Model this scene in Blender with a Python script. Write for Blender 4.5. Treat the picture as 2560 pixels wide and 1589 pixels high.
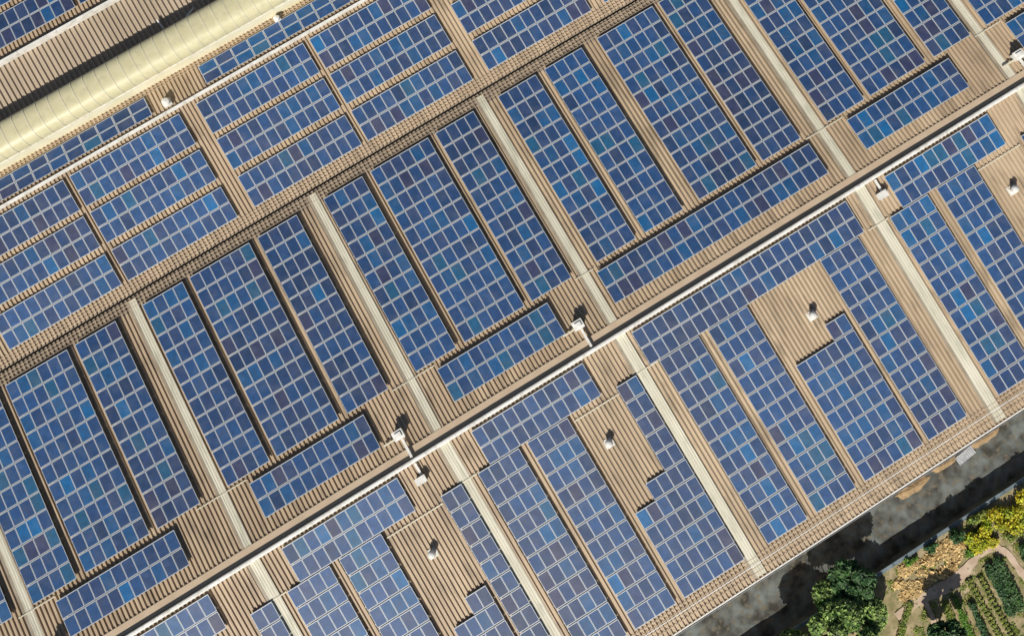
import bpy, math, random
from mathutils import Matrix, Vector
sc = bpy.context.scene
for o in list(bpy.data.objects): bpy.data.objects.remove(o)
COL = sc.collection
rnd = random.Random(7)
GOX, GOY = .2, -.42

# ------------------------------------------------------------------ camera
cam = bpy.data.cameras.new('camera'); cam_o = bpy.data.objects.new('camera', cam); COL.objects.link(cam_o)
RT = ((0.8569107, 0.5071463, -0.0922314), (-0.5154585, 0.8421828, -0.1582105), (-0.0025602, 0.1831137, 0.9830884))
CAMP = Vector((6.59516, 2.46831, 101.71625))
mw = Matrix(RT).to_4x4(); mw.translation = CAMP
cam_o.matrix_world = mw
FPX = 2835.7727; PPX, PPY = 204.4689, -536.3619
cam.sensor_width = 36; cam.sensor_fit = 'HORIZONTAL'; cam.lens = FPX / 2560 * 36
cam.shift_x = -PPX / 2560; cam.shift_y = PPY / 2560
cam.clip_start = 1; cam.clip_end = 3000
sc.camera = cam_o
RM = Matrix(RT).transposed()
def proj(x, y, z):
    q = RM @ (Vector((x, y, z)) - CAMP)
    return 1280 + PPX + FPX * q.x / -q.z, 794.5 + PPY - FPX * q.y / -q.z
def near_frame(x, y, z, m=90):
    px, py = proj(x, y, z)
    return -m < px < 2560 + m and -m < py < 1589 + m

# ------------------------------------------------------------------ world and sun
AZ = math.atan2(-.66, -.74); EL = math.radians(42)
w = bpy.data.worlds.new('World'); sc.world = w; w.use_nodes = True
sky = w.node_tree.nodes.new('ShaderNodeTexSky'); sky.sky_type = 'NISHITA'; sky.sun_disc = False
sky.sun_elevation = EL; sky.sun_rotation = AZ
bg = w.node_tree.nodes['Background']; w.node_tree.links.new(sky.outputs[0], bg.inputs[0]); bg.inputs[1].default_value = 0.05
sl = bpy.data.lights.new('sun', 'SUN'); sl.energy = 5.0; sl.angle = math.radians(.5); sl.color = (1, .945, .86)
so = bpy.data.objects.new('sun', sl); COL.objects.link(so)
sd = Vector((math.sin(AZ) * math.cos(EL), math.cos(AZ) * math.cos(EL), math.sin(EL)))
so.rotation_euler = sd.to_track_quat('Z', 'Y').to_euler(); so.location = sd * 60
sc.view_settings.view_transform = 'Standard'; sc.view_settings.look = 'None'; sc.view_settings.gamma = 1
sc.view_settings.exposure = 0.0

# ------------------------------------------------------------------ helpers
def V(h): return h
def new_mat(name, rough=.6, metal=0):
    m = bpy.data.materials.new(name); m.use_nodes = True
    b = m.node_tree.nodes['Principled BSDF']; b.inputs['Roughness'].default_value = rough; b.inputs['Metallic'].default_value = metal
    return m, m.node_tree, b
def noise_mat(name, c1, c2, scale=1, detail=6, rough=.6, metal=0, p=(.35, .65), bump=0, stretch=None, c3=None, scale3=8, coord='Object', island=0):
    m, nt, b = new_mat(name, rough, metal); N = nt.nodes; L = nt.links
    tc = N.new('ShaderNodeTexCoord'); src = tc.outputs[coord]
    if stretch:
        mp = N.new('ShaderNodeMapping'); mp.inputs['Scale'].default_value = stretch; L.new(src, mp.inputs[0]); src = mp.outputs[0]
    n = N.new('ShaderNodeTexNoise'); n.inputs['Scale'].default_value = scale; n.inputs['Detail'].default_value = detail; L.new(src, n.inputs[0])
    r = N.new('ShaderNodeValToRGB'); r.color_ramp.elements[0].position = p[0]; r.color_ramp.elements[1].position = p[1]
    r.color_ramp.elements[0].color = (*c1, 1); r.color_ramp.elements[1].color = (*c2, 1); L.new(n.outputs[0], r.inputs[0]); out = r.outputs[0]
    if c3:
        n3 = N.new('ShaderNodeTexNoise'); n3.inputs['Scale'].default_value = scale3; n3.inputs['Detail'].default_value = 8; L.new(src, n3.inputs[0])
        r3 = N.new('ShaderNodeValToRGB'); r3.color_ramp.elements[0].position = .52; r3.color_ramp.elements[1].position = .68; L.new(n3.outputs[0], r3.inputs[0])
        mx = N.new('ShaderNodeMix'); mx.data_type = 'RGBA'; L.new(r3.outputs[0], mx.inputs[0]); L.new(out, mx.inputs[6]); mx.inputs[7].default_value = (*c3, 1); out = mx.outputs[2]
    if island:
        g = N.new('ShaderNodeNewGeometry'); mr = N.new('ShaderNodeMapRange'); mr.inputs[3].default_value = 1 - island; mr.inputs[4].default_value = 1 + island
        L.new(g.outputs['Random Per Island'], mr.inputs[0])
        hs = N.new('ShaderNodeHueSaturation'); L.new(out, hs.inputs['Color']); L.new(mr.outputs[0], hs.inputs['Value']); out = hs.outputs[0]
    L.new(out, b.inputs['Base Color'])
    if bump:
        bp = N.new('ShaderNodeBump'); bp.inputs['Strength'].default_value = bump; bp.inputs['Distance'].default_value = .05; L.new(n.outputs[0], bp.inputs['Height']); L.new(bp.outputs[0], b.inputs['Normal'])
    return m
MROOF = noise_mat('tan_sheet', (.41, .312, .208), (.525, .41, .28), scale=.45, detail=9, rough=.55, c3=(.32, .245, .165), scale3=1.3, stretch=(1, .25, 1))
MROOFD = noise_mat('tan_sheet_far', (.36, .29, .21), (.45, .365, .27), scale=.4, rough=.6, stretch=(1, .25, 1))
MSTRIP = noise_mat('frp_strip', (.58, .55, .43), (.68, .645, .52), scale=1.2, rough=.45, c3=(.49, .475, .37), scale3=2, stretch=(1, .2, 1))
MFLASH = noise_mat('flashing_tan', (.50, .385, .265), (.56, .44, .31), scale=.8, rough=.5)
MGREY = noise_mat('grey_tan', (.28, .235, .17), (.37, .32, .24), scale=.9, rough=.5)
MWHITE = noise_mat('white_sheet', (.68, .67, .62), (.80, .79, .75), scale=.7, rough=.5, c3=(.56, .54, .48), scale3=2.2)
MALU = noise_mat('galvanised', (.45, .46, .47), (.58, .59, .60), scale=3, rough=.4, metal=.4)
MVAULT = noise_mat('polycarbonate', (.56, .52, .32), (.62, .575, .37), scale=1.3, rough=.42, c3=(.52, .49, .31), scale3=2.2)
MVRIB = noise_mat('vault_rib', (.60, .57, .44), (.68, .64, .50), scale=2, rough=.5)
MWALLP = noise_mat('wall_panel', (.5, .44, .34), (.56, .5, .4), scale=.6, rough=.7)
MDARK = noise_mat('dark_gutter', (.03, .03, .03), (.06, .055, .05), scale=2, rough=.8)
MCONC = noise_mat('old_concrete', (.16, .17, .16), (.26, .27, .25), scale=1.2, rough=.85, c3=(.10, .11, .10), scale3=2.5, bump=.3)

def mesh_obj(name, verts, faces, mats, parent=None, mi=None, smooth=False):
    me = bpy.data.meshes.new(name); me.from_pydata(verts, [], faces)
    for m in (mats if isinstance(mats, (list, tuple)) else [mats]): me.materials.append(m)
    if mi: me.polygons.foreach_set('material_index', mi)
    if smooth: me.polygons.foreach_set('use_smooth', [True] * len(faces))
    me.update()
    o = bpy.data.objects.new(name, me); COL.objects.link(o)
    if parent: o.parent = parent
    return o
def tag(o, label=None, cat=None, group=None, kind=None):
    if label: o['label'] = label
    if cat: o['category'] = cat
    if group: o['group'] = group
    if kind: o['kind'] = kind
    return o
def empty(name, loc=(0, 0, 0), rx=0, rz=0):
    o = bpy.data.objects.new(name, None); COL.objects.link(o); o.location = loc; o.rotation_euler = (rx, 0, rz); o.empty_display_size = .3; return o
class MB:
    def __init__(s): s.v = []; s.f = []; s.m = []
    def quad(s, a, b, c, d, m=0):
        n = len(s.v); s.v += [a, b, c, d]; s.f.append((n, n + 1, n + 2, n + 3)); s.m.append(m)
    def hexa(s, p, m=0):   # p: 4 bottom + 4 top, ccw
        n = len(s.v); s.v += [tuple(q) for q in p]
        for f in ((3, 2, 1, 0), (4, 5, 6, 7), (0, 1, 5, 4), (1, 2, 6, 5), (2, 3, 7, 6), (3, 0, 4, 7)):
            s.f.append(tuple(n + i for i in f)); s.m.append(m)
    def box(s, x0, x1, y0, y1, z0, z1, m=0):
        s.hexa([(x0, y0, z0), (x1, y0, z0), (x1, y1, z0), (x0, y1, z0), (x0, y0, z1), (x1, y0, z1), (x1, y1, z1), (x0, y1, z1)], m)
    def sbox(s, x0, x1, y0, y1, h0, h1, zf, m=0):  # box that follows a roof slope function
        s.hexa([(x0, y0, zf(y0) + h0), (x1, y0, zf(y0) + h0), (x1, y1, zf(y1) + h0), (x0, y1, zf(y1) + h0),
                (x0, y0, zf(y0) + h1), (x1, y0, zf(y0) + h1), (x1, y1, zf(y1) + h1), (x0, y1, zf(y1) + h1)], m)
    def cyl(s, p, r0, r1, z0, z1, n=20, m=0, cap=True):
        b = len(s.v)
        for k in range(n):
            a = 2 * math.pi * k / n; s.v.append((p[0] + r0 * math.cos(a), p[1] + r0 * math.sin(a), z0))
        for k in range(n):
            a = 2 * math.pi * k / n; s.v.append((p[0] + r1 * math.cos(a), p[1] + r1 * math.sin(a), z1))
        for k in range(n):
            j = (k + 1) % n; s.f.append((b + k, b + j, b + n + j, b + n + k)); s.m.append(m)
        if cap: s.f.append(tuple(range(b + n, b + 2 * n))); s.m.append(m)
    def build(s, name, mats, parent=None, smooth=False): return mesh_obj(name, s.v, s.f, mats, parent, s.m, smooth)

# ------------------------------------------------------------------ roof profile across the valley lines
YV, YW, S = 25.68, 38.54, .1
ZV = -S * YV; ZW = ZV + S * (YW - YV)
Y_A0 = 41.75; Y_D0 = 44.95; Y_W3 = 50.45
Z_A0 = ZW - S * (Y_A0 - YW); Z_D0 = Z_A0 - .05; Z_W3 = Z_D0 + S * (Y_W3 - Y_D0)
EAVE = -24.1
zB = lambda y: -S * y
zC = lambda y: S * y
zA = lambda y: ZV + S * (y - YV)
zA0 = lambda y: ZW - S * (y - YW)
zD = lambda y: Z_D0 + S * (y - Y_D0)
zE = lambda y: Z_W3 - S * (y - Y_W3)
XL, XR = -72.0, 84.0

def corrugated(name, x0, x1, y0, y1, zf, pitch, mat, parent, h=.14, lift=0, ny=6, wob=.004, phase=0):
    v = []; f = []; xs = []
    k0 = math.floor((x0 - phase) / pitch); x = k0 * pitch + phase
    while x < x1 + pitch:
        for fr, hh in ((0, 0), (.42, 0), (.50, h), (.84, h), (.90, 0)): xs.append((x + fr * pitch, hh))
        x += pitch
    xs = [(min(max(a, x0), x1), b) for a, b in xs if x0 - pitch < a < x1 + pitch]
    cl = []
    for a, b in xs:
        if cl and abs(cl[-1][0] - a) < 1e-5: continue
        cl.append((a, b))
    r = random.Random(hash(name) % 99 if False else 3)
    n = len(cl)
    for j in range(ny + 1):
        y = y0 + (y1 - y0) * j / ny
        for a, b in cl: v.append((a, y, zf(y) + b + lift + r.uniform(-wob, wob)))
    for j in range(ny):
        for i in range(n - 1):
            a = j * n + i; q = (a, a + 1, a + n + 1, a + n); f.append(q if y1 > y0 else q[::-1])
    return mesh_obj(name, v, f, mat, parent)
PITCH = .40

# ---------------- building one : the wide double slope hall
hall = tag(empty('factory_hall', (0, 0, -7)), 'widest factory hall, its two big tan slopes meeting at the thick white ridge', 'building')
class Off:   # children of a hall keep world coordinates
    pass
def pb(o, par): o.parent = par; o.matrix_parent_inverse = Matrix.Translation(-Vector(par.location)); return o
def part(name, mb, mats, par, smooth=False): return pb(mb.build(name, mats, None, smooth), par)
sB = pb(corrugated('roof_slope', XL, XR, .35, 24.36, zB, PITCH, MROOF, None), hall); sB['label'] = 'darker slope facing away from the sun'
MVALLEY = noise_mat('dark_sheet', (.23, .185, .135), (.40, .32, .23), scale=1.6, detail=9, rough=.75, p=(.38, .68))  # darker, uneven tan for the sheets beside the gutter
pb(corrugated('valley_sheet', XL, XR, 24.36, YV - .09, zB, PITCH, MVALLEY, None, ny=2), hall)['label'] = 'darker strip of sheets along the gutter'
sC = pb(corrugated('roof_slope', XL, XR, EAVE, -.05, zC, PITCH, MROOF, None), hall); sC['label'] = 'bright slope falling to the eave'
# ridge
mb = MB(); mb.sbox(XL, XR, .30, 1.17, .155, .18, zB, 0); part('ridge_flashing', mb, [MFLASH], hall)
mb = MB()
prof = [(-.16, .12), (-.12, .62), (-.02, .68), (.14, .68), (.22, .62), (.24, .10)]
x = XL
while x < XR:
    x2 = min(x + 3.0, XR); jz = rnd.uniform(-.006, .006)
    for (ya, za), (yb, zb) in zip(prof, prof[1:]): mb.quad((x, ya, za + jz), (x2 - .012, ya, za + jz), (x2 - .012, yb, zb + jz), (x, yb, zb + jz))
    x = x2
part('ridge_cap', mb, [MWHITE], hall)
# valley gutter between the two halls
mb = MB(); mb.box(XL, XR, YV - .12, YV + .12, ZV - .55, ZV - .5, 0); mb.box(XL, XR, YV - .16, YV - .12, ZV - .55, ZV - .005, 0); mb.box(XL, XR, YV + .12, YV + .16, ZV - .55, ZV - .005, 0)
part('valley_gutter', mb, [MDARK], hall)
# eave gutter and wall
mb = MB(); ze = zC(EAVE)
mb.box(XL, XR, EAVE - .16, EAVE - .13, ze - .14, ze + .045); mb.box(XL, XR, EAVE - .13, EAVE + .02, ze - .14, ze - .12)
part('eave_gutter', mb, [MALU], hall)
mb = MB(); mb.box(XL + .3, XR - .3, EAVE + .35, EAVE + .6, -7.0, ze - .02); part('wall', mb, [MWALLP], hall)
# translucent strips
SEAMS = [-47.36, -28.86, -10.3, 7.45, 32.6, 50.15, 68.6, -66.0]
for k, xs_ in enumerate(SEAMS):
    a = math.floor((xs_ - .45) / PITCH) * PITCH
    pb(corrugated('translucent_strip', xs_ - .24, xs_ + .42, 1.2, YV - .35, zB, .235, MSTRIP, None, h=.018, lift=.155), hall)
    pb(corrugated('translucent_strip', xs_ - .47, xs_ + .47, EAVE + .3, -.12, zC, .235, MSTRIP, None, h=.018, lift=.155), hall)
    for zf, ya, yb, xa, xb in ((zB, 1.2, YV - .35, .52, .25), (zC, EAVE + .3, -.12, .74, .48)):
        mb = MB(); mb.sbox(xs_ - xa, xs_ - xb, ya, yb, .0, .150, zf); part('strip_side_band', mb, [MGREY], hall)  # smooth grey-tan band along the left side of each pale strip
# dotted clip rails along the bare bands by the valley and the eave
def clip_rail(par, y, zf, h=.17, x0=XL, x1=XR, wd=.05):
    mb = MB(); mb.sbox(x0, x1, y - wd / 2, y + wd / 2, h - .02, h + .015, zf); return part('clip_rail', mb, [MFLASH if wd < .06 else MWHITE], par)
for y in (24.62, 24.98, 25.3): clip_rail(hall, y, zB)
for y in (-22.25, -22.62, -23.0, -23.42): clip_rail(hall, y, zC)
clip_rail(hall, -22.8, zC, .17, wd=.07)
mb = MB(); mb.sbox(XL, XR, EAVE - .02, EAVE + .09, .145, .165, zC); part('eave_trim', mb, [MWHITE], hall)
# lap flashings that cross the strips
for a, b in ((-48.3, -44.9), (-31.4, -26.5), (-12.1, -7.9), (6.5, 8.4), (31.0, 34.9), (49.6, 52.4)):
    mb = MB(); mb.sbox(a, b, 6.02, 6.12, .19, .22, zB); part('lap_flashing', mb, [MVRIB], hall)
for a, b in ((-29.6, -27.8), (-10.9, -9.2), (6.9, 9.15), (31.2, 33.35), (49.4, 51.4), (.2, 4.8), (-18.4, -12.9), (42.7, 47.3)):
    mb = MB(); y = -3.72 if b - a < 3 else -4.35; mb.sbox(a, b, y - .05, y + .05, .19, .22, zC); part('lap_flashing', mb, [MVRIB], hall)

# ---------------- building two : hall between the gutter and the vault
hall2 = tag(empty('factory_hall', (0, 30, -7)), 'narrower factory hall under the thin white ridge, between the dark gutter and cream vault', 'building')
pb(corrugated('valley_sheet', XL, XR, YV + .09, YV + .24, zA, PITCH, MVALLEY, None, ny=2), hall2)
pb(corrugated('roof_slope', XL, XR, YV + .24, YW - .06, zA, PITCH, MROOF, None), hall2)['label'] = 'bright slope facing the sun'
pb(corrugated('roof_slope', XL, XR, YW + .06, Y_A0, zA0, PITCH, MROOF, None), hall2)['label'] = 'short slope beside the vault'
mb = MB()
x = XL; prof2 = [(YW - .15, 0), (YW - .13, .26), (YW + .11, .26), (YW + .13, 0)]
while x < XR:
    x2 = min(x + 3.0, XR); jz = rnd.uniform(-.005, .005) + ZW + .1
    for (ya, za), (yb, zb) in zip(prof2, prof2[1:]): mb.quad((x, ya, za + jz), (x2 - .01, ya, za + jz), (x2 - .01, yb, zb + jz), (x, yb, zb + jz))
    x = x2
part('ridge_cap', mb, [MWHITE], hall2)
for y in (26.05, 26.35, 26.65): clip_rail(hall2, y, zA)
for y in (41.15, 41.4): clip_rail(hall2, y, zA0)
# ---------------- the barrel vault rooflight
vault = tag(empty('barrel_vault', (0, 43.3, Z_A0)), 'long cream polycarbonate barrel vault running along the upper left roof', 'rooflight')
HW, RV = 1.75, 1.62; yc = 43.33; HA = 1.55
zb0 = Z_A0 - .3
mb = MB(); mb.box(XL, XR, yc - RV - .02, yc - RV + .05, zb0, Z_A0 + HW); mb.box(XL, XR, yc + RV - .05, yc + RV + .02, zb0, Z_A0 + HW)
part('side_panel', mb, [noise_mat('vault_side', (.78, .74, .52), (.86, .82, .62), scale=.8, rough=.5)], vault)
def vp(t, e=0):
    c_, s_ = math.cos(t), math.sin(t); n_ = 2 / 2.9
    return yc - (RV + e) * math.copysign(abs(c_) ** n_, c_), Z_A0 + HW + (HA + e) * abs(s_) ** n_
v = []; f = []; NS = 24; xsv = [XL + 1.18 * i for i in range(int((XR - XL) / 1.18) + 1)]
for xx in xsv:
    for k in range(NS + 1):
        t = math.pi * k / NS; v.append((xx, *vp(t)))
for i in range(len(xsv) - 1):
    for k in range(NS):
        a = i * (NS + 1) + k; f.append((a, a + NS + 1, a + NS + 2, a + 1))
pb(mesh_obj('glazing', v, f, MVAULT, smooth=True), vault)
mb = MB()
for xx in xsv:
    for k in range(NS):
        t0, t1 = math.pi * k / NS, math.pi * (k + 1) / NS
        pts = [vp(t, e) for e, t in ((.003, t0), (.003, t1), (.03, t0), (.03, t1))]
        mb.hexa([(xx - .03, *pts[0]), (xx + .03, *pts[0]), (xx + .03, *pts[1]), (xx - .03, *pts[1]), (xx - .03, *pts[2]), (xx + .03, *pts[2]), (xx + .03, *pts[3]), (xx - .03, *pts[3])])
part('glazing_bars', mb, [MVRIB], vault)
mb = MB(); mb.box(XL, XR, yc - RV - .07, yc - RV + .1, Z_A0 + HW - .03, Z_A0 + HW + .03); part('sill', mb, [MWHITE], vault)

# ---------------- building three : hall behind the vault
hall3 = tag(empty('factory_hall', (0, 50, -7)), 'factory hall in the top left corner with a bare tan slope and a white ridge', 'building')
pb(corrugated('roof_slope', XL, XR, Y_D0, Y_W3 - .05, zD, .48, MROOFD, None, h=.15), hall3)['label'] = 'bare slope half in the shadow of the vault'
pb(corrugated('roof_slope', XL, XR, Y_W3 + .05, 76, zE, PITCH, MROOF, None), hall3)
mb = MB(); x = XL; prof3 = [(Y_W3 - .14, 0), (Y_W3 - .12, .75), (Y_W3 + .12, .75), (Y_W3 + .14, 0)]
while x < XR:
    x2 = min(x + 3.0, XR); jz = Z_W3 + .08 + rnd.uniform(-.006, .006)
    for (ya, za), (yb, zb) in zip(prof3, prof3[1:]): mb.quad((x, ya, za + jz), (x2 - .01, ya, za + jz), (x2 - .01, yb, zb + jz), (x, yb, zb + jz))
    x = x2
part('ridge_cap', mb, [MWHITE], hall3)
for i, (hx, par, ya, yb) in enumerate(((hall, hall, EAVE + .35, YV), (hall2, hall2, YV, Y_D0), (hall3, hall3, Y_D0, 76))):
    for xw in (XL + .3, XR - .5):
        mb = MB(); mb.box(xw, xw + .2, ya + .3, yb - .3, -7, -4.2); part('wall', mb, [MWALLP], par)

# ------------------------------------------------------------------ solar panels
def panel_material():
    m, nt, b = new_mat('solar_cells', .50); N, L = nt.nodes, nt.links
    oi = N.new('ShaderNodeObjectInfo'); tc = N.new('ShaderNodeTexCoord')
    n = N.new('ShaderNodeTexNoise'); n.inputs['Scale'].default_value = 1.6; n.inputs['Detail'].default_value = 5
    ad = N.new('ShaderNodeVectorMath'); ad.operation = 'ADD'; cb = N.new('ShaderNodeCombineXYZ')
    mu = N.new('ShaderNodeMath'); mu.operation = 'MULTIPLY'; mu.inputs[1].default_value = 37; L.new(oi.outputs['Random'], mu.inputs[0])
    L.new(mu.outputs[0], cb.inputs[0]); L.new(mu.outputs[0], cb.inputs[1]); L.new(tc.outputs['Object'], ad.inputs[0]); L.new(cb.outputs[0], ad.inputs[1]); L.new(ad.outputs[0], n.inputs[0])
    mr = N.new('ShaderNodeMapRange'); mr.inputs[1].default_value = .3; mr.inputs[2].default_value = .7; mr.inputs[3].default_value = .82; mr.inputs[4].default_value = 1.18; L.new(n.outputs[0], mr.inputs[0])
    hs = N.new('ShaderNodeHueSaturation'); L.new(oi.outputs['Color'], hs.inputs['Color']); L.new(mr.outputs[0], hs.inputs['Value'])
    # polycrystalline cell grid
    bt = N.new('ShaderNodeTexBrick'); bt.offset = 0; bt.inputs['Scale'].default_value = 1; bt.inputs['Brick Width'].default_value = .156; bt.inputs['Row Height'].default_value = .156
    bt.inputs['Mortar Size'].default_value = .004; bt.inputs['Color1'].default_value = (1, 1, 1, 1); bt.inputs['Color2'].default_value = (.86, .88, .92, 1); bt.inputs['Mortar'].default_value = (2.2, 2.0, 1.8, 1)
    L.new(tc.outputs['Object'], bt.inputs[0])
    mx = N.new('ShaderNodeMix'); mx.data_type = 'RGBA'; mx.blend_type = 'MULTIPLY'; mx.inputs[0].default_value = 1; mx.clamp_result = False
    L.new(hs.outputs[0], mx.inputs[6]); L.new(bt.outputs[0], mx.inputs[7]); du = N.new('ShaderNodeTexNoise'); du.inputs['Scale'].default_value = .7; du.inputs['Detail'].default_value = 7; L.new(ad.outputs[0], du.inputs[0])
    dr = N.new('ShaderNodeMapRange'); dr.inputs[1].default_value = .45; dr.inputs[2].default_value = .8; dr.inputs[3].default_value = 0; dr.inputs[4].default_value = .10; L.new(du.outputs[0], dr.inputs[0])
    m2 = N.new('ShaderNodeMix'); m2.data_type = 'RGBA'; L.new(dr.outputs[0], m2.inputs[0]); L.new(mx.outputs[2], m2.inputs[6]); m2.inputs[7].default_value = (.42, .38, .31, 1)
    L.new(m2.outputs[2], b.inputs['Base Color'])
    b.inputs['IOR'].default_value = 1.56
    b.inputs['Specular IOR Level'].default_value = .5
    return m
MCELL = panel_material()
MFRAME = noise_mat('alu_frame', (.44, .47, .50), (.54, .57, .60), scale=4, rough=.45, metal=.15)
MBACK = noise_mat('white_backsheet', (.50, .54, .58), (.58, .61, .64), scale=4, rough=.5)
def panel_mesh(W, Lg, name):
    mb = MB(); t = .04; fr = .028; bs = .028
    mb.quad((0, 0, -t), (0, Lg, -t), (W, Lg, -t), (W, 0, -t), 1)
    for a, b in (((0, 0), (W, 0)), ((W, 0), (W, Lg)), ((W, Lg), (0, Lg)), ((0, Lg), (0, 0))):
        mb.quad((*a, -t), (*b, -t), (*b, 0), (*a, 0), 1)
    def ring(a, b, za, zb, m):
        A = [(a[0], a[1], za), (W - a[0], a[1], za), (W - a[0], Lg - a[1], za), (a[0], Lg - a[1], za)]; Bq = [(b[0], b[1], zb), (W - b[0], b[1], zb), (W - b[0], Lg - b[1], zb), (b[0], Lg - b[1], zb)]
        for i in range(4): j = (i + 1) % 4; mb.quad(A[i], A[j], Bq[j], Bq[i], m)
    f1, f2, f3 = (.022, .030), (.024, .032), (.040, .066)
    if W > Lg: f3 = (.060, .046)
    ring((0, 0), f1, 0, 0, 1); ring(f1, f2, 0, -.004, 1); ring(f2, f3, -.004, -.004, 2)
    mb.quad((*f3, -.004), (W - f3[0], f3[1], -.004), (W - f3[0], Lg - f3[1], -.004), (f3[0], Lg - f3[1], -.004), 0)
    me = bpy.data.meshes.new(name); me.from_pydata(mb.v, [], mb.f)
    for m in (MCELL, MFRAME, MBACK): me.materials.append(m)
    me.polygons.foreach_set('material_index', mb.m); me.update(); return me
PX = 1.02
ME_P = panel_mesh(1.0, 1.585, 'solar_panel'); ME_L = panel_mesh(1.655, .955, 'solar_panel_wide')
PAL = [((.016, .064, .180), 32), ((.016, .053, .150), 28), ((.023, .053, .142), 17), ((.034, .046, .110), 7), ((.011, .078, .205), 13), ((.006, .100, .260), 3), ((.013, .088, .185), 5), ((.015, .044, .120), 8)]
PALW = [w_ for _, w_ in PAL]
TIN = {'B': .86, 'C': 1.12, 'A': 1.12, 'A0': .95, 'E': .95}
TIN = {k: 1.0 for k in TIN}
SL = {'B': (zB, -1), 'C': (zC, 1), 'A': (zA, 1), 'A0': (zA0, -1), 'E': (zE, -1)}
proto = None
def array(zone, x0, y0, nc, nr, label, group, pitch_y=1.632, mask=None, land=False):
    """a mounted field of panels; mask(c, r) tells where panels are (r counts up from the low-y edge)"""
    HP = .53 if zone == 'B' else .40
    zf, sg = SL[zone]; ax = math.atan(S) * sg; cs = math.cos(ax)
    px, py = (1.70, .985) if land else (PX, pitch_y)
    cells = []
    for r in range(nr):
        for c in range(nc):
            if mask and not mask(c, r): continue
            xx, yy = x0 + (c + .5) * px, y0 + (r + .5) * py
            if near_frame(xx, yy, zf(yy) + HP): cells.append((c, r))
    if not cells: return None
    if len(label.replace('-', ' ').split()) > 16: print('LONG', label)
    root = empty('solar_array', (x0, y0, zf(y0)), rx=ax)
    tag(root, label, 'solar array', group)
    for c, r in cells:
        o = bpy.data.objects.new('solar_panel', ME_L if land else ME_P)
        o.location = (c * px + .01, r * py / cs + .02, HP + rnd.uniform(-.004, .004)); o.rotation_euler = (rnd.uniform(-.004, .004), rnd.uniform(-.004, .004), 0)
        q = math.sin(.31 * (x0 + c * px) + .23 * y0 + 1.3) + math.sin(.17 * (y0 + r * py) - .11 * x0)
        ww = [w_ * (1 + .45 * q * (1 if i in (0, 4, 5, 6) else -1 if i in (2, 3, 7) else 0)) for i, w_ in enumerate(PALW)]
        (cr, cg, cb_) = rnd.choices([p for p, _ in PAL], [max(w_, .2) for w_ in ww])[0]; k = rnd.uniform(.9, 1.1) * (1 + .05 * q)
        o.color = (cr * k, cg * k, cb_ * k, 1); COL.objects.link(o); o.parent = root
    # rails under each row of panels, plus short feet
    mb = MB(); rows = {}
    for c, r in cells: rows.setdefault(r, []).append(c)
    for r, cc in rows.items():
        for fy in (.22, .78):
            y = (r + fy) * py / cs; xa, xb = min(cc) * px - .05, (max(cc) + 1) * px + .03
            mb.box(xa, xb, y - .03, y + .03, HP - .10, HP - .045)
            x = xa + .3
            while x < xb: mb.box(x - .025, x + .025, y - .025, y + .025, .06, HP - .101); x += 1.6
    ya, yb = (min(rows) + .1) * py / cs, (max(rows) + .9) * py / cs
    for c in {min(c for c, _ in cells), max(c for c, _ in cells)}:
        r_s = [r for cc, r in cells if cc == c]; mb.box((c + .5) * px - .03, (c + .5) * px + .03, (min(r_s) + .1) * py / cs, (max(r_s) + .9) * py / cs, HP - .16, HP - .101)
    mb.build('support_frame', [MALU], root)
    return root
ORD = ['first', 'second', 'third', 'fourth', 'fifth', 'sixth', 'seventh']
# ---- middle (dark) slope, tall fields: eleven rows
GB = 'tall panel fields on the dark middle slope'
def Bt(x, n, lab): array('B', x, 6.32, n, 11, lab, GB)
Bt(-52.6, 4, 'array cut by the left photo edge, left of the first pale strip, middle slope')
Bt(-46.6, 4, 'four-column array right of the first pale strip at the left edge, middle slope')
Bt(-41.7, 6, 'six-column panel array between the first and second pale strips, middle slope')
Bt(-34.82, 4, 'four-column panel array just left of the second pale strip, middle slope')
Bt(-28.06, 4, 'four-column panel array just right of the second pale strip, middle slope')
Bt(-23.3, 6, 'six-column panel array between the second and third pale strips, middle slope')
Bt(-16.35, 4, 'four-column panel array just left of the third pale strip, middle slope')
Bt(-9.51, 4, 'four-column panel array just right of the third pale strip, middle slope')
Bt(-4.6, 6, 'six-column panel array between the third and fourth pale strips, middle slope')
Bt(2.27, 4, 'four-column panel array just left of the fourth pale strip, middle slope')
Bt(8.97, 4, 'four-column panel array just right of the fourth pale strip, middle slope')
Bt(13.98, 4, 'four-column panel array left of the wide ribbed gap with no pale strip, middle slope')
Bt(19.72, 6, 'six-column panel array right of the wide ribbed gap with no pale strip, middle slope')
Bt(26.5, 4, 'four-column panel array just left of the fifth pale strip, middle slope')
Bt(33.45, 4, 'four-column panel array just right of the fifth pale strip, middle slope')
Bt(38.12, 6, 'six-column panel array between the fifth and sixth pale strips in the top right corner')
Bt(45.15, 4, 'four-column panel array just left of the sixth pale strip in the top right corner')
Bt(51.0, 6, 'panel array at the top right corner of the photo, right of the sixth pale strip')
GT = 'low two-row panel fields above the main ridge'
for x, n, lab in ((-44.86, 11, 'two-row panel array above the white ridge at the bottom left corner'),
                  (-26.38, 11, 'two-row panel array above the ridge, left of the white duct with two boxes'),
                  (-7.83, 11, 'two-row panel array above the white ridge, ending at the white box near the photo centre'),
                  (8.48, 22, 'longest two-row panel array, above the white ridge right of the photo centre'),
                  (35.0, 11, 'two-row panel array above the white ridge, beside the bare roof patch at the upper right'),
                  (52.55, 8, 'two-row panel array above the white ridge, cut by the right edge of the photo')):
    array('B', x, 2.36, n, 2, lab, GT)
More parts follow.
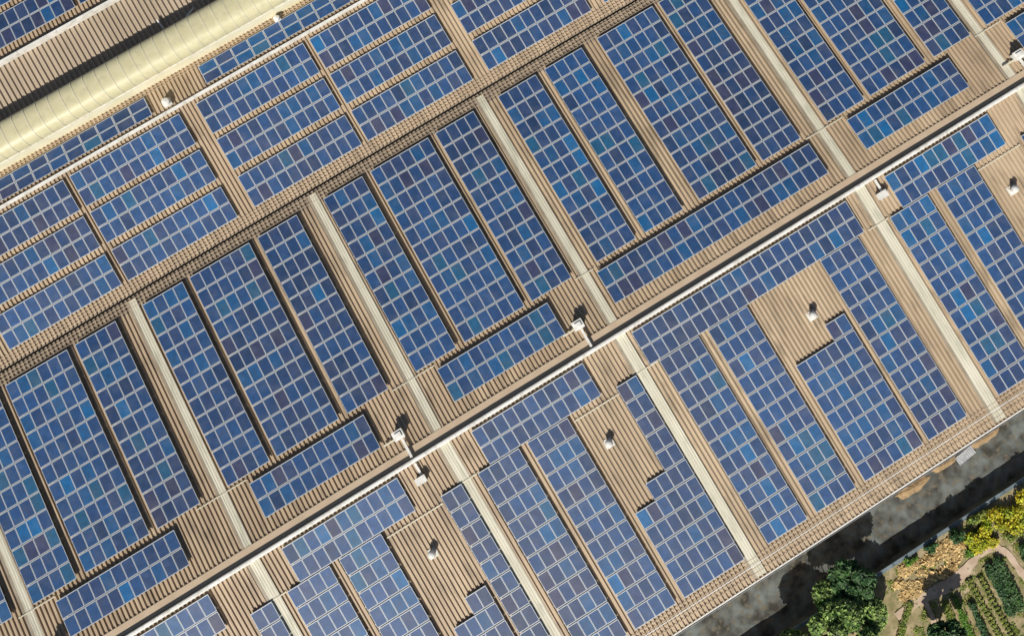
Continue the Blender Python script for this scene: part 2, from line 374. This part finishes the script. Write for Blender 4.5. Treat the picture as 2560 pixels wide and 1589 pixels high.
# ---- lower (bright) slope
GS = 'two-row panel fields below the main ridge'
for x, n, lab in ((-44.6, 11, 'two-row panel array below the ridge, left of the first pale strip, lower slope'),
                  (-26.38, 11, 'two-row array below the ridge, between the first and second pale strips, lower slope'),
                  (-7.83, 11, 'two-row array below the ridge, between the second and third pale strips, lower slope'),
                  (8.38, 22, 'longest two-row array below the ridge, between the third and fourth pale strips'),
                  (34.95, 11, 'two-row array below the ridge, right of the fourth pale strip, lower slope'),
                  (52.5, 6, 'two-row panel array below the white ridge at the right edge of the photo')):
    array('C', x, -3.62, n, 2, lab, GS)
GC = 'tall panel fields on the bright lower slope'
PC = 1.658; YC0 = -21.87
def Ct(x, n, lab, mask=None): array('C', x, YC0, n, 11, lab, GC, PC, mask)
step = lambda c, r: c >= 4 or (c >= 2 and r < 6) or r < 5
Ct(-35.3, 6, 'stepped panel array at the bottom edge, left of the first pale strip, lower slope', step)
Ct(-27.7, 4, 'four-column panel array just right of the first pale strip, lower slope')
Ct(-22.7, 4, 'four-column panel array left of the bare roof patch with the leftmost small vent')
Ct(-17.3, 4, 'stepped array at the bottom edge, below the bare patch with the leftmost vent', lambda c, r: (c >= 2 and r < 6) or r < 5)
Ct(-12.78, 2, 'two-column panel array just left of the second pale strip, lower slope')
Ct(-9.1, 4, 'four-column panel array just right of the second pale strip, lower slope')
Ct(-4.2, 4, 'four-column panel array left of the bare roof patch with the middle small vent')
Ct(.73, 6, 'stepped array just left of the third pale strip, lower slope', step)
Ct(9.23, 4, 'four-column panel array just right of the third pale strip, lower slope')
Ct(14.25, 4, 'four-column panel array left of the bare patch with the third small vent from the left')
Ct(19.3, 6, 'stepped panel array below the bare patch with the third small vent from the left', lambda c, r: (c >= 4 and r < 8) or r < 7)
Ct(26.0, 4, 'four-column panel array left of the fourth pale strip, its lower right corner near the lane')
Ct(33.45, 4, 'four-column panel array just right of the fourth pale strip, lower slope')
Ct(38.5, 4, 'four-column panel array left of the bare patch with the rightmost vent')
Ct(43.6, 6, 'panel array at the right edge of the photo beyond the last small vent', lambda c, r: c >= 4 or r < 5)
# ---- upper hall, three tiers of two rows
GA = 'two-row panel fields on the upper hall'
TN = (('top', 34.66), ('middle', 30.84), ('bottom', 26.9))
for gi, x in enumerate((-40.05, -28.2, -15.25, -3.4, 9.53, 22.2)):
    for tn, y in TN:
        array('A', x, y, 11, 2, 'two-row array, %s tier below the thin ridge, %s group from the left' % (tn, ORD[gi]), GA)
array('A0', -19.07 - 1.70 * 12, 38.93, 12, 2, 'sideways-laid two-row panel array beside the vault, left of the small roof fan', 'sideways panel fields beside the vault', land=True)
array('A0', -13.5, 38.93, 12, 2, 'sideways-laid two-row panel array beside the vault, right of the small roof fan', 'sideways panel fields beside the vault', land=True)
GE = 'panel fields in the top left corner'
array('E', -20.62 - 11 * PX, 51.75, 11, 2, 'two-row panel array nearest the white ridge in the top left corner', GE)
array('E', -20.1, 51.75, 11, 2, 'small piece of array at the top edge, right of the corner field', GE)
array('E', -20.62 - 11 * PX, 55.65, 11, 2, 'panel array in the very top left corner, behind a narrow tan gap', GE)

# ------------------------------------------------------------------ vents, ducts and boxes
def small_vent(x, y, lab):
    r = empty('roof_vent', (x, y, zC(y))); tag(r, lab, 'roof vent', 'small round vents on bare roof patches')
    mb = MB(); mb.box(-.42, .42, -.42, .42, .03, .16); mb.cyl((0, 0), .27, .24, .16, .62); mb.build('base', [MWHITE], r)
    mb = MB(); N = 20; b0 = 0; prf = [(.26, .62), (.34, .66), (.36, .82), (.31, .95), (.19, 1.05), (.06, 1.09)]
    for (ra, za), (rb, zb) in zip(prf, prf[1:]): mb.cyl((0, 0), ra, rb, za, zb, N, cap=False)
    mb.cyl((0, 0), .06, .01, 1.09, 1.10, N)
    mb.build('cowl', [MWHITE], r, smooth=True)
small_vent(-15.75, -7.45, 'small round white roof vent on the leftmost bare patch of the bright slope')
small_vent(1.85, -7.45, 'small round white roof vent on the middle bare patch, left of the third pale strip')
small_vent(22.9, -7.4, 'small round white roof vent on the bare patch right of the photo centre')
small_vent(44.5, -7.4, 'small round white roof vent near the right edge of the photo')
def duct_unit(x, yb, yc_, lab, side=True, cbox=True, bbox=True):
    """white tray lying across the ridge with a fan box at its end(s)"""
    r = empty('roof_duct', (x, 0, 0)); tag(r, lab, 'roof duct', 'white ducts leading to the main ridge')
    def zz(y): return -S * abs(y)
    if bbox:
        mb = MB(); mb.sbox(-.07, .15, .36, yb, .38, .55, zz)
        for y in (.9, 1.7, 2.4): mb.sbox(-.03, .10, y - .04, y + .04, .07, .38, zz)
        mb.build('duct_run', [MWHITE], r)
        mb = MB(); h = zz(yb)
        mb.box(-.42, .40, yb - .12, yb + .55, h + .06, h + 1.0); mb.box(-.50, .48, yb - .2, yb + .63, h + 1.0, h + 1.06)
        mb.box(-.30, .28, yb, yb + .43, h + 1.06, h + 1.2)
        mb.build('fan_box', [MWHITE], r)
        mb = MB(); mb.box(-1.65, -.42, yb - .05, yb + .10, h + .3, h + .45); mb.build('side_duct', [MVRIB], r)
    if cbox:
        mb = MB(); mb.sbox(-.10, .10, yc_, -.22, .30, .45, zz)
        for y in (-.6, -1.2): mb.sbox(-.03, .05, y - .04, y + .04, .07, .30, zz)
        mb.build('duct_run', [MWHITE], r)
        mb = MB(); h = zz(yc_); mb.box(-.62, .22, yc_ - .50, yc_ + .02, h + .06, h + .75); mb.box(-.68, .28, yc_ - .56, yc_ + .08, h + .75, h + .8)
        mb.build('fan_box', [MWHITE], r)
duct_unit(-13.25, 2.35, -1.45, 'long white roof duct crossing the ridge with a white box at each end')
duct_unit(4.75, 2.35, 0, 'white roof duct with one box above the ridge near the photo centre', cbox=False)
duct_unit(34.1, 0, -1.45, 'short white roof duct with one box below the ridge at the upper right', bbox=False)
duct_unit(51.6, 2.35, 0, 'white roof duct with one box at the right edge of the photo', cbox=False)
duct_unit(-46.1, 2.35, 0, 'white roof duct with one box at the bottom left corner of the photo', cbox=False)
def fan_a0(x, y, lab, zf, k=1.0):
    r = empty('roof_fan', (x, y, zf(y))); tag(r, lab, 'roof fan', 'small white fans near the vault')
    mb = MB(); mb.box(-.40 * k, .40 * k, -.34 * k, .34 * k, .05, .55); mb.build('base', [MWHITE], r)
    mb = MB(); mb.cyl((0, 0), .30 * k, .42 * k, .55, .62, 16, cap=False); mb.cyl((0, 0), .42 * k, .34 * k, .62, .85); mb.cyl((0, 0), .34 * k, .05, .85, .93); mb.build('cowl', [MWHITE], r)
fan_a0(-17.45, 39.35, 'white roof fan on the bare patch beside the thin white ridge', zA0)
fan_a0(-5.0, 41.15, 'small white roof fan touching the edge of the cream vault', zA0, .75)
def stub(x, y, rz, lab):
    r = empty('roof_pipe', (x, y, zD(y)), rz=rz); tag(r, lab, 'pipe', 'pipes in the shadow of the vault')
    mb = MB(); mb.box(-.07, .07, -.55, .55, .5, .62); mb.build('pipe', [MWHITE], r)
    mb = MB(); mb.box(-.05, .05, -.45, -.36, .05, .5); mb.box(-.05, .05, .36, .45, .05, .5); mb.build('bracket', [MALU], r)
stub(-14.6, 46.3, .15, 'pale pipe standing out of the shaded tan slope, pointing down the slope')
stub(-11.7, 45.9, -1.15, 'pale pipe lying slanted in the shade beside the vault')

# ------------------------------------------------------------------ ground, lane, garden terrace
def sheet(name, x0, x1, y0, y1, z, mat, n=1, amp=0, seed=1, parent=None, ny=None):
    r = random.Random(seed); v = []; f = []; nx = n; ny = ny or n
    for j in range(ny + 1):
        for i in range(nx + 1): v.append((x0 + (x1 - x0) * i / nx, y0 + (y1 - y0) * j / ny, z + (r.uniform(-amp, amp) if 0 < i < nx and 0 < j < ny else 0)))
    for j in range(ny):
        for i in range(nx): a = j * (nx + 1) + i; f.append((a, a + 1, a + nx + 2, a + nx + 1))
    return mesh_obj(name, v, f, mat, parent)
MGROUND = noise_mat('earth', (.10, .09, .06), (.17, .15, .10), scale=.08, rough=.95)
g = sheet('ground', -600, 600, -600, 600, -7.05, MGROUND); tag(g, kind='structure')
MLANE = noise_mat('lane_dirt', (.045, .042, .034), (.165, .185, .175), scale=.8, detail=14, rough=1.0, c3=(.15, .13, .095), scale3=1.7, p=(.36, .66), bump=.4)
ln = sheet('lane', -90, 110, -29.85, -23.0, -7.0, MLANE, n=300, amp=.045, seed=4, ny=10); tag(ln, kind='structure')
GZ = -5.4
MSOIL = noise_mat('dry_soil', (.20, .18, .075), (.46, .36, .22), scale=1.1, detail=12, rough=.95, c3=(.13, .15, .04), scale3=2.2, bump=.5)
soil = sheet('garden_soil', -90, 130, -160, -30.0, GZ, MSOIL, n=120, amp=.05, seed=9); tag(soil, kind='structure')
rw = tag(empty('retaining_wall', (20, -29.5, -7)), 'grey concrete retaining wall edging the garden above the dark lane', 'wall')
mb = MB(); mb.box(-90, 130, -30.02, -29.82, -7.0, GZ - .02); part('wall_face', mb, [noise_mat('dark_wall', (.02, .028, .026), (.07, .08, .075), scale=.8, rough=.95)], rw)  # face coloured almost black over its whole height
mb = MB(); x = -90
while x < 130: mb.box(x, x + 3.96, -30.06, -29.76, GZ - .02, GZ + .13); x += 4
part('coping', mb, [noise_mat('coping', (.10, .14, .16), (.20, .25, .28), scale=1.4, rough=.8)], rw)

# leaf clouds -------------------------------------------------------
def leaf_cloud(name, blobs, n, size, mat, parent=None, seed=1, loc=(0, 0, 0), up=.5, shell=.55):
    r = random.Random(seed); v = []; f = []
    wts = [b[3] * b[4] * b[5] for b in blobs]
    for _ in range(n):
        bx, by, bz, rx, ry, rz = r.choices(blobs, wts)[0]
        while True:
            d = Vector((r.gauss(0, 1), r.gauss(0, 1), r.gauss(0, 1)))
            if d.length > .01: break
        d.normalize(); k = r.uniform(shell, 1.05) ** .8
        c = Vector((bx + d.x * rx * k, by + d.y * ry * k, bz + d.z * rz * k))
        nn = Vector((r.gauss(0, .7), r.gauss(0, .7), r.uniform(.1, 1) + up)) + d * .5; nn.normalize()
        t = nn.orthogonal().normalized(); t = Matrix.Rotation(r.uniform(0, 6.28), 3, nn) @ t; bt_ = nn.cross(t)
        s = size * r.uniform(.6, 1.4); a = t * s; b = bt_ * s * .55; m = nn * s * .15
        i = len(v); v += [c - a, c - b * 1 + m, c + a, c + b + m]; f.append((i, i + 1, i + 2, i + 3))
    return mesh_obj(name, [tuple(q) for q in v], f, mat, parent)
def leafmat(name, c1, c2, isl=.45): return noise_mat(name, c1, c2, scale=.9, rough=.6, island=isl)
LG = leafmat('leaf_green', (.05, .13, .018), (.26, .36, .09), .8); LY = leafmat('leaf_yellow', (.24, .32, .012), (.60, .47, .015), .6)
LD = leafmat('leaf_dark', (.02, .07, .018), (.06, .135, .03)); LB = leafmat('leaf_bright', (.08, .20, .015), (.17, .30, .03))
LO = leafmat('leaf_olive', (.12, .19, .02), (.27, .29, .05)); LT = leafmat('straw', (.48, .32, .12), (.68, .50, .22), .4)
BARK = noise_mat('bark', (.08, .055, .035), (.15, .11, .07), scale=4, rough=.95)
def limb(mb, p0, p1, r0, r1, n=7):
    p0, p1 = Vector(p0), Vector(p1); d = (p1 - p0).normalized(); t = d.orthogonal().normalized(); b = d.cross(t); i = len(mb.v)
    for p, r in ((p0, r0), (p1, r1)):
        for k in range(n): a = 6.2832 * k / n; mb.v.append(tuple(p + t * r * math.cos(a) + b * r * math.sin(a)))
    for k in range(n): j = (k + 1) % n; mb.f.append((i + k, i + j, i + n + j, i + n + k)); mb.m.append(0)
def tree(x, y, z, R, H, n, size, mat, lab, seed, group=None, name='broadleaf_tree'):
    r = random.Random(seed); root = empty(name, (x + GOX, y + GOY, z)); tag(root, lab, 'tree', group)
    mb = MB(); blobs = []; top = H - R * .55
    limb(mb, (0, 0, -.1), (0.1, 0, top * .55), .17 * R / 2.5, .11 * R / 2.5)
    for k in range(20):
        a = r.uniform(0, 6.28); rr = R * math.sqrt(r.uniform(0.02, 1)) * .86; zz = top + (R * .6) * (1 - (rr / R) ** 1.6) - R * .28 + r.uniform(-.35, .35)
        e = (rr * math.cos(a), rr * math.sin(a), zz); s = R * r.uniform(.16, .30); blobs.append((*e, s, s, s * .75))
        limb(mb, (0.1 * (k % 3), 0, top * (.35 + .012 * k)), e, .06, .02, 5)
    mb.build('trunk', [BARK], root)
    leaf_cloud('crown', blobs, n, size, mat, root, seed)
    return root
tree(9.9, -31.2, GZ, 4.6, 4.8, 15000, .22, LG, 'big leafy green tree at the bottom edge, hanging over the dark lane', 11)
tree(13.7, -28.0, -7.0, 2.0, 5.2, 3600, .22, LD, 'dark crown added in the lane for the shaded top of the big leafy tree', 13)  # separate dark crown, added to give the big tree its shaded top
tree(6.6, -32.2, GZ, 2.4, 4.4, 2600, .24, LG, 'leafy green tree at the bottom edge, left of the big one', 12)
tree(17.9, -36.3, GZ, 2.0, 4.2, 2600, .21, LD, 'dark green round tree at the bottom edge beside the grey shaded soil', 14)
def bush(x, y, rx, ry, h, n, mat, lab, seed, cat='bush', group=None, size=.13):
    r = random.Random(seed); root = empty('shrub', (x + GOX, y + GOY, GZ)); tag(root, lab, cat, group)
    blobs = []
    for k in range(7): blobs.append((r.uniform(-.62, .62) * rx, r.uniform(-.62, .62) * ry, h * r.uniform(.25, .6), rx * .42, ry * .42, h * .42))
    leaf_cloud('foliage', blobs, n, size, mat, root, seed, shell=.2)
    mb = MB()
    for b in blobs: limb(mb, (0, 0, -.03), (b[0], b[1], b[2]), .03, .012, 5)
    mb.build('stems', [BARK], root)
GY = 'yellow shrubs along the garden wall'
bush(25.5, -31.4, 1.6, 1.2, 1.2, 2500, LY, 'yellow-green shrub with orange patches, lowest of the yellow row by the wall', 21, group=GY)
bush(27.6, -31.2, 1.7, 1.4, 1.3, 2600, LY, 'yellow shrub in the middle of the row by the wall', 22, group=GY)
bush(29.9, -31.4, 1.8, 1.6, 1.5, 2900, LY, 'yellow-green shrub at the right edge of the photo by the wall', 23, group=GY)
bush(26.3, -32.3, .8, .6, .6, 800, LY, 'low yellow shrub right against the footpath bend', 33, group=GY)
bush(28.7, -32.9, 1.3, .9, .9, 1200, LO, 'olive shrub below the yellow row at the right edge', 24)
bush(26.9, -30.1, 1.6, .5, 1.0, 1000, LO, 'olive shrub leaning on the wall coping above the yellow row', 25)
bush(23.6, -30.2, 1.0, .6, 1.3, 900, LD, 'dark green shrub on the wall left of the yellow shrubs', 26)
bush(21.6, -30.0, .8, .4, .8, 600, LD, 'small dark shrub on the wall above the dry grass', 27)
bush(19.3, -29.95, .7, .35, .5, 420, LB, 'little bright green weed clump on the wall coping', 28)
bush(24.2, -32.2, .6, .45, .6, 380, LB, 'small green clump between the dry grass and the yellow shrubs', 29)
bush(28.4, -34.6, .9, .8, .8, 700, LD, 'dark green shrub at the right edge beyond the path', 30)
# dry grass and path
def flat_patch(name, pts, z, mat, seed=1, jag=.18, sub=6):
    r = random.Random(seed); ring = []
    for i in range(len(pts)):
        a, b = Vector(pts[i]), Vector(pts[(i + 1) % len(pts)])
        for k in range(sub): p = a.lerp(b, k / sub); ring.append((p.x + r.uniform(-jag, jag), p.y + r.uniform(-jag, jag), z))
    cx = sum(p[0] for p in ring) / len(ring); cy = sum(p[1] for p in ring) / len(ring)
    v = [(cx, cy, z)] + ring; f = [(0, i + 1, (i + 1) % len(ring) + 1) for i in range(len(ring))]
    return mesh_obj(name, v, f, mat)
MPATH = noise_mat('path_earth', (.46, .34, .24), (.60, .47, .35), scale=1.3, detail=9, rough=.95, bump=.3)
def ribbon(mbx, pts, ws, z, seed):
    r = random.Random(seed); P = []
    for i in range(len(pts) - 1):
        for k in range(5): t = k / 5; P.append((Vector(pts[i]).lerp(Vector(pts[i + 1]), t), ws[i] + (ws[i + 1] - ws[i]) * t))
    P.append((Vector(pts[-1]), ws[-1])); E2 = []
    for i, (p, w_) in enumerate(P):
        d = (P[min(i + 1, len(P) - 1)][0] - P[max(i - 1, 0)][0]).normalized(); n = Vector((-d.y, d.x))
        a_, b_ = p - n * (w_ / 2 + r.uniform(-.06, .06)), p + n * (w_ / 2 + r.uniform(-.06, .06)); E2.append(((a_.x + GOX, a_.y + GOY, z), (b_.x + GOX, b_.y + GOY, z)))
    for (a_, b_), (c_, d_) in zip(E2, E2[1:]): mbx.quad(a_, c_, d_, b_)
mb = MB()
ribbon(mb, [(15.6, -33.3), (18.6, -33.1), (21.0, -33.5), (23.2, -33.2), (24.7, -32.7), (26.4, -32.9), (27.1, -34.0), (27.2, -37.0), (26.4, -43)], [.7, .9, 1.15, .8, .6, .6, .55, .6, .9], GZ + .07, 3)
ribbon(mb, [(18.5, -33.5), (18.0, -36.5), (17.2, -41)], [.5, .4, .4], GZ + .082, 4)
ptop = mb.build('footpath', [MPATH]); tag(ptop, kind='structure')
r_ = random.Random(5)
blobs = [(r_.uniform(17.4, 23.8), r_.uniform(-33.1, -30.7), GZ + .05, r_.uniform(.5, 1.0), r_.uniform(.35, .6), .16) for _ in range(26)]
st = leaf_cloud('dry_grass', blobs, 5200, .16, LT, None, 31, up=1.2, shell=.1); tag(st, 'heap of dry straw coloured grass beside the path', 'dry grass', kind='stuff')
# vegetable beds: one thing each, soil ridge with leaf rows
def bed(pts0, pts1, width, mat, n, h, lab, seed, rows=1, size=.09):
    r = random.Random(seed); a, b = Vector(pts0), Vector(pts1); d = (b - a); Lh = d.length; d.normalize(); nrm = Vector((-d.y, d.x))
    root = empty('vegetable_bed', (a.x + GOX, a.y + GOY, GZ)); tag(root, lab, 'vegetable bed', 'vegetable beds in the garden')
    mb = MB(); K = 14
    for k in range(K):
        p = [a + d * (Lh * t / K) for t in (k, k + 1)]; ws = [width * .5 * (1 + .08 * math.sin(3 * t + seed)) for t in (k, k + 1)]
        q = [(p[0] - nrm * ws[0]), (p[1] - nrm * ws[1]), (p[1] + nrm * ws[1]), (p[0] + nrm * ws[0])]
        q = [(s.x - a.x, s.y - a.y) for s in q]; sh = .82
        c = [((q[0][0] + q[3][0]) / 2, (q[0][1] + q[3][1]) / 2), ((q[1][0] + q[2][0]) / 2, (q[1][1] + q[2][1]) / 2)]; idx = [0, 1, 1, 0]
        t4 = [(c[idx[i]][0] + (q[i][0] - c[idx[i]][0]) * sh, c[idx[i]][1] + (q[i][1] - c[idx[i]][1]) * sh) for i in range(4)]
        hh = .17
        mb.hexa([(*q[0], -.04), (*q[1], -.04), (*q[2], -.04), (*q[3], -.04), (*t4[0], hh), (*t4[1], hh), (*t4[2], hh), (*t4[3], hh)][:4][::-1] + [(*t4[0], hh), (*t4[1], hh), (*t4[2], hh), (*t4[3], hh)][::-1])
    mb.build('soil_ridge', [MSOIL], root)
    blobs = []
    m = max(6, int(Lh / .38))
    for rr in range(rows):
        off = (rr - (rows - 1) / 2) * width * .8 / max(rows, 1)
        for k in range(m):
            p = d * (Lh * (k + .5) / m) + nrm * (off + r.uniform(-.04, .04)); s = width * .42 / rows * r.uniform(.7, 1.15)
            blobs.append((p.x, p.y, .15 + h * .4, s, s, h * .5))
    leaf_cloud('plants', blobs, n, size, mat, root, seed, shell=.2, up=.8)
bed((25.4, -33.9), (24.9, -38.2), 2.3, LD, 4200, .55, 'widest bed of dense dark green plants, right of the seedling rows', 41, size=.12, rows=2)
bed((23.75, -34.2), (23.3, -40.5), .7, LO, 1700, .25, 'narrow bed of olive seedlings directly left of the widest dark green bed', 42, rows=2)
bed((22.75, -33.9), (22.35, -40.0), .7, LO, 1700, .2, 'thin seedling bed, second to the left of the widest dark green bed', 43, rows=2)
bed((21.85, -35.7), (21.2, -39.6), .85, LD, 1500, .45, 'short bed of bushy dark green plants with a rounded upper end', 44, size=.11)
bed((20.9, -34.7), (20.0, -39.6), .9, LB, 2000, .22, 'bed of short bright green plants left of the rounded dark one', 45)
bed((19.9, -34.4), (18.9, -39.4), .95, LO, 1900, .15, 'pale olive bed next to the grey path, leftmost of the upright beds', 46)
bed((17.3, -32.9), (14.8, -34.9), .8, LO, 700, .2, 'olive bed in the grey shade beside the big tree', 47)
bed((27.9, -37.0), (27.2, -42.0), .8, LD, 900, .35, 'dark green bed at the bottom right corner', 48)
rw_ = random.Random(77); wb = []
for _ in range(260):
    x_, y_ = rw_.uniform(16.5, 31), rw_.uniform(-43, -30.6); wb.append((x_, y_, GZ + .03, rw_.uniform(.15, .6), rw_.uniform(.15, .5), .07))
wd = leaf_cloud('weeds', wb, 11000, .085, LO, None, 78, up=1, shell=.05); tag(wd, 'low olive weeds scattered over the garden soil', 'weeds', kind='stuff')
# rubble and sunlit sand below the eave
for k, (x, y, rx, ry, lab) in enumerate(((23.4, -25.75, 1.9, .55, 'orange sand heap at the foot of the wall, lowest of the three'), (27.0, -25.5, 1.4, .45, 'orange sand heap at the foot of the wall, between the other two'), (31.3, -25.5, 1.8, .5, 'orange sand heap at the foot of the wall, nearest the right edge'))):
    r = random.Random(60 + k); v = [(0, 0, .42)]; f = []; M = 22
    for ring in (0.35, .7, 1.0):
        for i in range(M):
            a = 6.2832 * i / M; q = ring * r.uniform(.85, 1.12); v.append((rx * q * math.cos(a), ry * q * math.sin(a), .42 * (1 - ring) + r.uniform(0, .05)))
    for i in range(M):
        j = (i + 1) % M; f.append((0, 1 + i, 1 + j))
        for s in (0, 1): f.append((1 + s * M + i, 1 + (s + 1) * M + i, 1 + (s + 1) * M + j, 1 + s * M + j))
    o = mesh_obj('sand_heap', v, f, noise_mat('orange_sand', (.24, .165, .09), (.40, .28, .15), scale=2.5, rough=.95, bump=.4)); o.location = (x, y, -7.0); tag(o, lab, 'sand heap', 'sand heaps under the eave')
def plank(x, y, rz, L_, W_, lab, k):
    r = empty('loose_sheet', (x, y, -6.93), rz=rz); tag(r, lab, 'metal sheet')
    ob = corrugated('corrugated_sheet', -L_ / 2, L_ / 2, -W_ / 2, W_ / 2, lambda yy: .05 + .05 * yy, .2, MALU, r, h=.03, ny=2)
plank(29.1, -25.9, .1, 1.9, .8, 'loose grey metal sheet lying under the eave between two sand heaps', 1)
